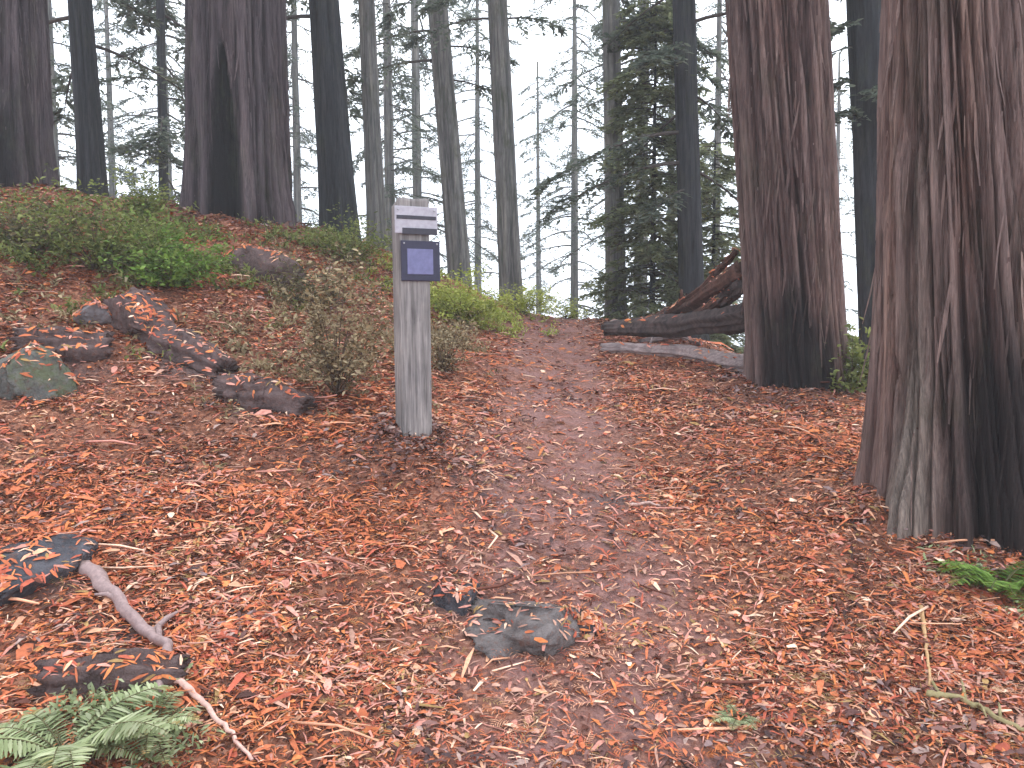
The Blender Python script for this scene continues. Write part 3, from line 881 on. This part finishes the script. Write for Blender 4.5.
# ------------------------------------------------------------------ sign post
def rounded_box(sx, sy, sz, bev=.008, seg=2):
    bm = bmesh.new()
    bmesh.ops.create_cube(bm, size=1)
    bmesh.ops.scale(bm, vec=(sx, sy, sz), verts=bm.verts)
    bmesh.ops.bevel(bm, geom=list(bm.edges), offset=bev, segments=seg, affect='EDGES', profile=.6)
    return bm
def bm_obj(name, bm, mat, parent, loc, rot=(0, 0, 0), sm=False):
    me = bpy.data.meshes.new(name); bm.to_mesh(me); bm.free()
    me.materials.append(mat)
    if sm:
        for p in me.polygons: p.use_smooth = True
    o = link(name, me, parent, loc); o.rotation_euler = rot
    return o
M['post'] = wood_mat('weathered_post_wood', (0.10, 0.092, 0.09), (0.33, 0.305, 0.295), (1, 1, .04), 75)
def sign_post():
    g = P(414, 440, 4.9)
    z0 = tz(g[0], 4.9) - .02
    top = P(412, 204, 4.9)[2]
    H = top - z0
    t = thing('sign_post', (g[0], 4.9, z0), 'weathered grey wooden trail post carrying small plates at the left trail edge', 'sign post')
    t.rotation_euler = (0, math.radians(-.5), math.radians(24))
    wx, wy = .20, .15
    k = 64
    th = np.linspace(0, 2 * math.pi, k, endpoint=False)
    e = 2 / 14.0                                             # a squarish, slightly worn section
    sx = np.sign(np.cos(th)) * np.abs(np.cos(th)) ** e * wx / 2; sy = np.sign(np.sin(th)) * np.abs(np.sin(th)) ** e * wy / 2
    zs = np.linspace(-.4, H, 90)
    TH, ZZ = np.meshgrid(th, zs)
    q = np.stack([np.cos(TH) * 5, np.sin(TH) * 5, ZZ * 1.2], -1)
    n1 = fbm(q * 3, 3, 70); ck = 1 - smooth(0, .10, np.abs(2 * fbm(q * 1.6 + 5, 2, 72) - 1))
    dr = 1 + (n1 - .5) * .05 - ck * .045 - .06 * smooth(.06, 0, ZZ) * fbm(q * 2, 2, 73)
    X = sx[None] * dr; Y_ = sy[None] * dr
    topz = ZZ + np.where(ZZ > H - .03, -Y_ * .3 + (n1 - .5) * .03, 0)
    V = np.stack([X, Y_, topz], -1).reshape(-1, 3)
    kk = np.arange(k); k2 = (kk + 1) % k; i_ = np.arange(89)[:, None] * k
    Q = np.stack([i_ + kk, i_ + k2, i_ + k + k2, i_ + k + kk], -1).reshape(-1, 4)
    V = np.concatenate([V, [[0, 0, H]]])
    T = np.stack([np.full(k, 90 * k), 89 * k + kk, 89 * k + k2], 1)
    link('post', mesh_np('post', V, [Q, T], M['post'], True), t)
    zf = lambda py: P(412, py, 4.9)[2] - z0
    yf = -wy / 2
    # upper pale plate with two dark lines
    p1 = bm_obj('upper_plate', rounded_box(.27, .012, .165, .004), M['paint_white'], t, (.012, yf - .009, zf(222)))
    for py, wd, x0, h in ((219.5, .25, 0, .022), (233, .22, .02, .038)):
        bm_obj('lettering', rounded_box(wd, .006, h, .001, 1), M['ink'], p1, (x0, -.0075, zf(py) - zf(222)))
    # lower square plate: navy rim round a periwinkle field
    p2 = bm_obj('lower_plate', rounded_box(.25, .012, .245, .005), M['paint_navy'], t, (.036, yf - .009, zf(262)))
    bm_obj('plate_field', rounded_box(.165, .006, .155, .002, 1), M['paint_lilac'], p2, (-.004, -.0075, -.005))
    for pl, hx, hz in ((p1, .115, .06), (p2, .105, .105)):
        for sx in (-1, 1):
            b2 = bmesh.new(); bmesh.ops.create_uvsphere(b2, u_segments=10, v_segments=6, radius=.006)
            bm_obj('screw', b2, M['metal'], pl, (sx * hx, -.007, hz))
    return t
sign_post()

# ------------------------------------------------------------------ rocks, chunks, sticks
def rock(name, label, cat, px, py, w, h, mat, seed, depth=None, rot=0.0, sink=.32, sub=5, rough=.75, cover=.28):
    g = ground_hit(px, py)
    Y = g[1]
    sx = w * Y / FPX / 2; sz = h * Y / FPX / 2 * 1.15; sy = depth or sx * .8
    bm = bmesh.new()
    bmesh.ops.create_icosphere(bm, subdivisions=sub, radius=1)
    co = np.array([v.co for v in bm.verts])
    d = 1 + (fbm(co * 1.5 + seed, 3, seed) - .5) * rough * 1.6 + (.5 - np.abs(2 * fbm(co * 3.2 + seed, 3, seed + 1) - 1)) * rough * .5
    co = co * d[:, None]
    rg = np.random.default_rng(seed)
    for _ in range(11):                # split faces
        nn = rg.normal(0, 1, 3); nn /= np.linalg.norm(nn)
        ex = np.maximum(co @ nn - rg.uniform(.55, .85), 0)
        co = co - ex[:, None] * nn * .88
    co = co * (1 + (fbm(co * 9 + seed, 4, seed + 2, .65) - .5) * .20)[:, None]
    co = co * np.array([sx, sy, sz]) * 1.12
    for v, c in zip(bm.verts, co): v.co = c
    me = bpy.data.meshes.new(name); bm.to_mesh(me); bm.free(); me.materials.append(mat)
    for p in me.polygons: p.use_smooth = True
    o = link(name, me, None, (g[0], g[1] + sy * .3, tz(g[0], g[1] + sy * .3) + sz * (1 - 2 * sink) * .6))
    o.rotation_euler = (RNG.normal(0, .1), rot, RNG.normal(0, .3))
    Rm = o.rotation_euler.to_matrix()
    vs = [(Rm @ v.co + o.location, Rm @ v.normal) for v in me.vertices]
    vs = [v for v in vs if v[1].z > .35 and v[0].z > tz(v[0].x, v[0].y) and vnoise(np.array(v[0]) * 14 , 3) > .38]
    k = RNG.permutation(len(vs))[:int(len(vs) * cover)]
    if len(k): ROCK_TOPS.append((np.array([vs[i][0] for i in k]), np.array([vs[i][1] for i in k])))
    return tag(o, label, cat)
def rock_mat(name, a, b, moss=0.0):
    m, t, bs = new_mat(name)
    v = mapped(t, (1, 1, 1))
    c = ramp(t, noise(t, v, 9, 7, .7), [(.3, a), (.7, b)])
    if moss:
        f = ramp(t, noise(t, v, 5, 5, .7), [(.45, (0,) * 3), (.6, (moss,) * 3)])
        c = mixc(t, f, c, (.10, .12, .06))
    f = ramp(t, noise(t, v, 30, 3), [(.55, (0,) * 3), (.68, (.55,) * 3)])
    c = mixc(t, f, c, (.15, .075, .055))     # needles caught on top
    t.links.new(c, bs.inputs['Base Color'])
    bump(t, bs, noise(t, v, 26, 6, .7), .9, .03)
    return m
M['rock_mossy'] = rock_mat('mossy_rock', (.05, .05, .048), (.20, .195, .18), .8)
M['rock_dark'] = rock_mat('dark_rock', (.03, .03, .036), (.12, .115, .13))
M['rock_grey'] = rock_mat('grey_rock', (.10, .09, .095), (.25, .225, .235))
M['rock_brown'] = rock_mat('grey_brown_rock', (.075, .062, .06), (.22, .19, .185))
M['chunk'] = rock_mat('rotten_wood_chunk', (.045, .03, .03), (.16, .11, .105))
def chunk(label, px, py, w, h, seed, ang):
    g = ground_hit(px, py)
    Y = g[1]
    L = w * Y / FPX * .55; r = h * Y / FPX * .5
    d = np.array([math.cos(ang), math.sin(ang)])
    pts = [np.array([g[0] + d[0] * L * k, Y + .5 * r + d[1] * L * k, 0.0]) for k in (-1, 0, 1)]
    for p in pts: p[2] = tz(p[0], p[1]) + r * .15
    o = log('wood_chunk', label, 'wood chunk', pts, [r * .8, r, r * .7], M['chunk'], seed, segs=48, amp=.35)
    me = o.data
    vs = [(v.co + o.location, v.normal) for v in me.vertices]
    vs = [v for v in vs if v[1].z > .5 and v[0].z > tz(v[0].x, v[0].y)]
    k = RNG.permutation(len(vs))[:len(vs) // 4]
    if len(k): ROCK_TOPS.append((np.array([vs[i][0] for i in k]), np.array([vs[i][1] for i in k])))
    return o
rock('mossy_rock', 'pale speckled mossy rock at the left edge of the slope', 'rock', 26, 388, 84, 60, M['rock_mossy'], 71, sink=.42)
chunk('dark rotten wood chunk just above the pale mossy rock', 58, 356, 66, 44, 72, 0.5)
rock('rock', 'small blue grey rock on the upper left slope', 'rock', 92, 322, 46, 24, M['rock_grey'], 73)
rock('rotten_stump', 'low rotten brown stump below the fire scarred redwood', 'stump', 256, 276, 84, 56, M['chunk'], 81, sink=.40, cover=.22)
rock('wood_chunk', 'squat purplish brown lump of rotten wood beside the small blue grey rock', 'wood chunk', 138, 330, 70, 40, M['chunk'], 82, sink=.42, cover=.3)
chunk('long brownish grey rotten wood chunk on the left slope', 182, 360, 92, 44, 74, -0.45)
chunk('dark clod of rotten wood left of the dry brown bush', 262, 408, 74, 44, 75, -0.2)
rock('rock', 'black rock half buried at the left edge below the middle', 'rock', 26, 588, 100, 44, M['rock_dark'], 76)
rock('rock', 'dark bluish stone poking out of the trail', 'rock', 455, 608, 56, 40, M['rock_dark'], 77, sink=.5)
rock('rock', 'flat grey brown rock beside the dark bluish stone on the trail', 'rock', 535, 632, 136, 46, M['rock_brown'], 78, sink=.66, cover=.30)
rock('rock', 'small dark stone right of the flat rock on the trail', 'rock', 588, 632, 34, 24, M['rock_dark'], 79, sink=.3)
chunk('purplish rotten wood chunk above the fern in the lower left', 110, 690, 110, 56, 80, 0.35)

def stick(name, label, cat, pix, r, col, seed, lift=.012, forks=0):
    rng = np.random.default_rng(seed)
    pts = np.array([ground_hit(*p) for p in pix])
    n = 26
    s = np.linspace(0, 1, len(pts)); u = np.linspace(0, 1, n)
    c = np.stack([np.interp(u, s, pts[:, i]) for i in range(3)], 1)
    c[:, 0] += rng.normal(0, .0015 + r * .12, n); c[:, 1] += rng.normal(0, .0015 + r * .12, n)
    c[:, 2] = terrain(c[:, 0], c[:, 1]) + lift + r * .6
    o0 = c[0].copy()
    B = Build()
    B.tube(c - o0, r * (1.1 - .6 * u), segs=12, amp=.38, freq=(2.5, 2.5, 22), seed=seed, col=col)
    for k in range(forks):
        i = rng.integers(3, n - 3)
        a = rng.random() * 6.28
        L = rng.uniform(.08, .2)
        q = c[i] - o0
        B.tube(np.array([q, q + [math.cos(a) * L * .5, math.sin(a) * L * .5, .03], q + [math.cos(a) * L, math.sin(a) * L, .03]]), [r * .5, r * .4, r * .2], segs=5, col=col)
    o = link(name, B.mesh(name, M['litter'], True), None, o0)
    return tag(o, label, cat)
stick('fallen_branch', 'pale greyish bent branch lying on the lower left slope above the fern', 'branch', [(84, 572), (125, 618), (170, 655), (158, 700)], .028, srgb(140, 120, 118), 90, forks=4)
stick('fallen_branch', 'pale pinkish stick running to the bottom edge right of the fern', 'branch', [(168, 688), (205, 712), (252, 770)], .012, srgb(196, 160, 148), 91)
stick('fallen_branch', 'thin tan stick standing out below the right redwood', 'branch', [(922, 612), (926, 650), (930, 692)], .009, srgb(185, 150, 110), 92)
stick('fallen_branch', 'greenish lichen covered branch in the lower right corner', 'branch', [(925, 700), (970, 712), (1030, 740)], .014, srgb(138, 126, 92), 93, forks=4)
stick('fallen_branch', 'short pale stick lying across the middle of the trail', 'branch', [(630, 508), (650, 506), (662, 511)], .009, srgb(180, 150, 140), 94)

# ------------------------------------------------------------------ plants
def fern(label, px, py, n, L, seed, mat='fern', dry=False):
    rng = np.random.default_rng(seed)
    g = ground_hit(px, py)
    t = thing('fern', (g[0], g[1], tz(g[0], g[1])), label, 'fern')
    for k in range(n):
        a = k / n * 2 * math.pi + rng.normal(0, .2)
        l = L * rng.uniform(.7, 1.15)
        el = rng.uniform(.55, 1.35)
        s = np.linspace(0, 1, 12)
        pts = np.stack([np.cos(a) * l * s * math.cos(el * .5), np.sin(a) * l * s * math.cos(el * .5), l * (math.sin(el) * s - .62 * s ** 2)], 1)
        B = Build()
        B.tube(pts, .0035 * (1 - .7 * s), segs=4, m=0, col=(.09, .08, .04))
        m = 26
        u = np.linspace(.12, .99, m)
        base = np.stack([np.interp(u, s, pts[:, i]) for i in range(3)], 1)
        for sg in (-1, 1):
            aa = a + sg * 1.25
            D = np.stack([np.full(m, math.cos(aa)), np.full(m, math.sin(aa)), rng.normal(-.1, .12, m)], 1)
            Nn = np.tile([[0, 0, 1.0]], (m, 1)) + rng.normal(0, .15, (m, 3))
            Ln = l * .20 * np.sin(np.pi * np.clip(u * .82 + .16, 0, 1)) + .006
            V, Q = leaf_quads(base, D, Nn, Ln, np.full(m, l * .030), .05)
            tip = np.repeat(smooth(.8, 1.0, u + rng.uniform(-.25, .1)), 6)[:, None]
            B.add(V, Q, None, 1, np.array([[1, 1, 1.0]]) * rng.uniform(.7, 1.25) * (1 - tip) + np.array([[1.2, .75, .55]]) * tip)
        link('frond', B.mesh('frond', [M['limb'], M[mat]], False), t)
    return t
fern('light green sword fern in the bottom left corner', 66, 764, 20, .38, 120)
fern('small light green fern right of the bottom left fern', 150, 738, 12, .24, 121)
fern('dark green fern under the right redwood at the right edge', 1000, 590, 20, .36, 122, 'brightgreen')
fern('tiny pale green fern growing near the bottom of the trail', 738, 722, 7, .12, 123)

def shrub(name, label, cat, px, py, w, h, mat, seed, n=900, leaf=.03, stems=9, depth=None, group=None, loc=None):
    rng = np.random.default_rng(seed)
    g = ground_hit(px, py) if loc is None else np.array(loc)
    Y = g[1]
    W, Hh = w * Y / FPX / 2, h * Y / FPX
    t = thing(name, (g[0], Y, tz(g[0], Y)), label, cat, group)
    B = Build()
    tips = []
    for k in range(stems):
        a = rng.random() * 6.28; rr = W * 1.15 * math.sqrt(rng.random())
        tip = np.array([math.cos(a) * rr, math.sin(a) * rr * .8, Hh * rng.uniform(.25, 1.15) * (1 - .35 * (rr / W) ** 2)])
        mid = tip * [.45, .45, .6] + rng.normal(0, .02, 3)
        s = np.linspace(0, 1, 8)[:, None]
        c = 2 * s * (1 - s) * mid + s ** 2 * tip
        B.tube(c, .006 * (1 - .8 * s[:, 0]), segs=5, col=(.10, .065, .045))
        tips.append(c)
    link('stems', B.mesh('stems', M['limb'], True), t)
    tips = np.array(tips)
    k = rng.integers(0, stems, n); u = rng.integers(2, 8, n)
    C = tips[k, u] + rng.normal(0, 1, (n, 3)) * np.array([W * .15, W * .15, Hh * .10])
    lump = fbm(C * 9 + seed, 2, seed)
    C = C[(lump > .43) & (C[:, 2] > .0)]
    m = len(C)
    D = rng.normal(0, 1, (m, 3)); D[:, 2] = np.abs(D[:, 2]) * .4
    Nn = rng.normal(0, .6, (m, 3)) + [0, 0, 1]
    V, Q = leaf_quads(C, D, Nn, leaf * rng.uniform(.6, 1.4, m), leaf * .55 * rng.uniform(.6, 1.3, m), .12)
    link('foliage', mesh_np('foliage', V, Q, M[mat], False, np.repeat(rng.uniform(.75, 1.25, m), 6)[:, None] * np.ones((1, 3))), t)
    return t
shrub('shrub', 'low mixed green shrub on the upper left bank below the slim dark trunk', 'shrub', 96, 272, 150, 80, 'green', 140, 5600, .04, stems=26)
shrub('shrub', 'bright green shrub at the foot of the fire scarred redwood', 'shrub', 170, 288, 100, 66, 'brightgreen', 141, 4600, .04, stems=22)
shrub('shrub', 'taller grey green shrub behind the bright green shrub', 'shrub', 140, 232, 76, 62, 'green', 142, 3000, .045, stems=20)
shrub('shrub', 'brownish green shrub at the left edge of the bank top', 'shrub', 35, 252, 130, 56, 'brownish', 143, 4200, .04, stems=22)
shrub('shrub', 'dark green shrub at the foot of the slate trunk', 'shrub', 350, 264, 100, 46, 'green', 144, 3200, .04, stems=22)
shrub('dry_bush', 'dry brown leafy bush left of the sign post', 'bush', 336, 398, 124, 118, 'drybrown', 145, 6500, .035, stems=30)
shrub('dry_bush', 'smaller dry brown bush close behind the sign post', 'bush', 446, 372, 60, 60, 'drybrown', 146, 1800, .03, stems=18)
shrub('shrub', 'yellow green shrub on the crest right of the sign post', 'shrub', 462, 324, 90, 50, 'yellowgreen', 147, 5000, .04, stems=22)
shrub('shrub', 'low yellow green shrub at the head of the trail', 'shrub', 522, 315, 90, 32, 'yellowgreen', 148, 4200, .035, stems=20)
shrub('shrub', 'dark green undergrowth on the slope between the two right hand redwoods', 'shrub', 852, 392, 46, 66, 'green', 150, 1500, .05, stems=14)
shrub('dry_bush', 'olive tan scrub on the bank above the dry brown leafy bush', 'bush', 318, 312, 120, 56, 'brownish', 151, 3000, .035, stems=26)
shrub('shrub', 'small green shrub at the crest left of the bright gap', 'shrub', 566, 319, 50, 20, 'yellowgreen', 149, 1500, .03, stems=14)

def cover(name, label, mat, regions, n, seed, leaf, hgt):
    """low straggling plants: many small leaves on short hidden stalks, in drifts"""
    rng = np.random.default_rng(seed)
    Cs = []
    for (px, py, rx, ry) in regions:
        g = ground_hit(px, py)
        x = g[0] + rng.normal(0, 1, n) * rx; y = g[1] + rng.normal(0, 1, n) * ry
        k = fbm(np.stack([x, y, 0 * x], 1) * 3.0 + seed, 3, seed) > .5
        x, y = x[k], y[k]
        m = 14
        X = np.repeat(x, m) + rng.normal(0, .035, len(x) * m); Yy = np.repeat(y, m) + rng.normal(0, .035, len(x) * m)
        Z = np.repeat(terrain(x, y), m) + np.abs(rng.normal(.3, .4, len(X))) * np.repeat(hgt * rng.uniform(.4, 1.3, len(x)), m)
        Cs.append(np.stack([X, Yy, Z], 1))
    C = np.concatenate(Cs); m = len(C)
    D = rng.normal(0, 1, (m, 3)); D[:, 2] = np.abs(D[:, 2]) * .7
    Nn = rng.normal(0, .5, (m, 3)) + [0, 0, 1]
    V, Q = leaf_quads(C, D, Nn, leaf * rng.uniform(.5, 1.5, m), leaf * .4 * rng.uniform(.5, 1.4, m), .12)
    o = link(name, mesh_np(name, V, Q, M[mat], False, np.repeat(rng.uniform(.7, 1.25, m), 6)[:, None] * np.ones((1, 3))))
    tag(o, label, 'ground cover', kind='stuff')
cover('ground_cover', 'low green plants straggling over the upper left bank', 'green', [(110, 250, .8, .8), (180, 262, .5, .7), (40, 238, .7, .6), (345, 250, .6, .5)], 420, 171, .05, .10)
cover('ground_cover', 'low yellow green plants along the crest', 'yellowgreen', [(470, 306, .5, .5), (530, 310, .4, .35), (440, 300, .35, .4)], 620, 172, .045, .10)
cover('ground_cover', 'dry tan plants on the bank round the sign post', 'drybrown', [(330, 350, .40, .8), (300, 290, .5, .7), (445, 345, .22, .7), (150, 300, .8, .5)], 260, 173, .045, .09)
cover('ground_cover', 'pale green sprigs in the litter at the bottom of the slope', 'fern', [(40, 720, .18, .12), (120, 730, .16, .10), (990, 590, .15, .12)], 60, 174, .03, .05)

make_litter()

# ------------------------------------------------------------------ damp air over the ridge
m = bpy.data.materials.new('haze')
m.use_nodes = True
m.node_tree.nodes.clear()
o_ = m.node_tree.nodes.new('ShaderNodeOutputMaterial')
pv = m.node_tree.nodes.new('ShaderNodeVolumePrincipled')
pv.inputs['Color'].default_value = (0.90, 0.95, 1.0, 1)
pv.inputs['Density'].default_value = 0.0030
m.node_tree.links.new(pv.outputs['Volume'], o_.inputs['Volume'])
bm = bmesh.new()
bmesh.ops.create_cube(bm, size=1)
zlo = float(GZ.min()) - 1.0
bmesh.ops.scale(bm, vec=(gx[-1] - gx[0] + 4, gy[-1] - gy[0] + 4, 36 - zlo), verts=bm.verts)
bmesh.ops.translate(bm, vec=((gx[-1] + gx[0]) / 2, (gy[-1] + gy[0]) / 2, (36 + zlo) / 2), verts=bm.verts)
me = bpy.data.meshes.new('haze'); bm.to_mesh(me); bm.free(); me.materials.append(m)
tag(link('haze', me), 'thin pale haze greying the trees beyond the crest', 'haze', kind='stuff')
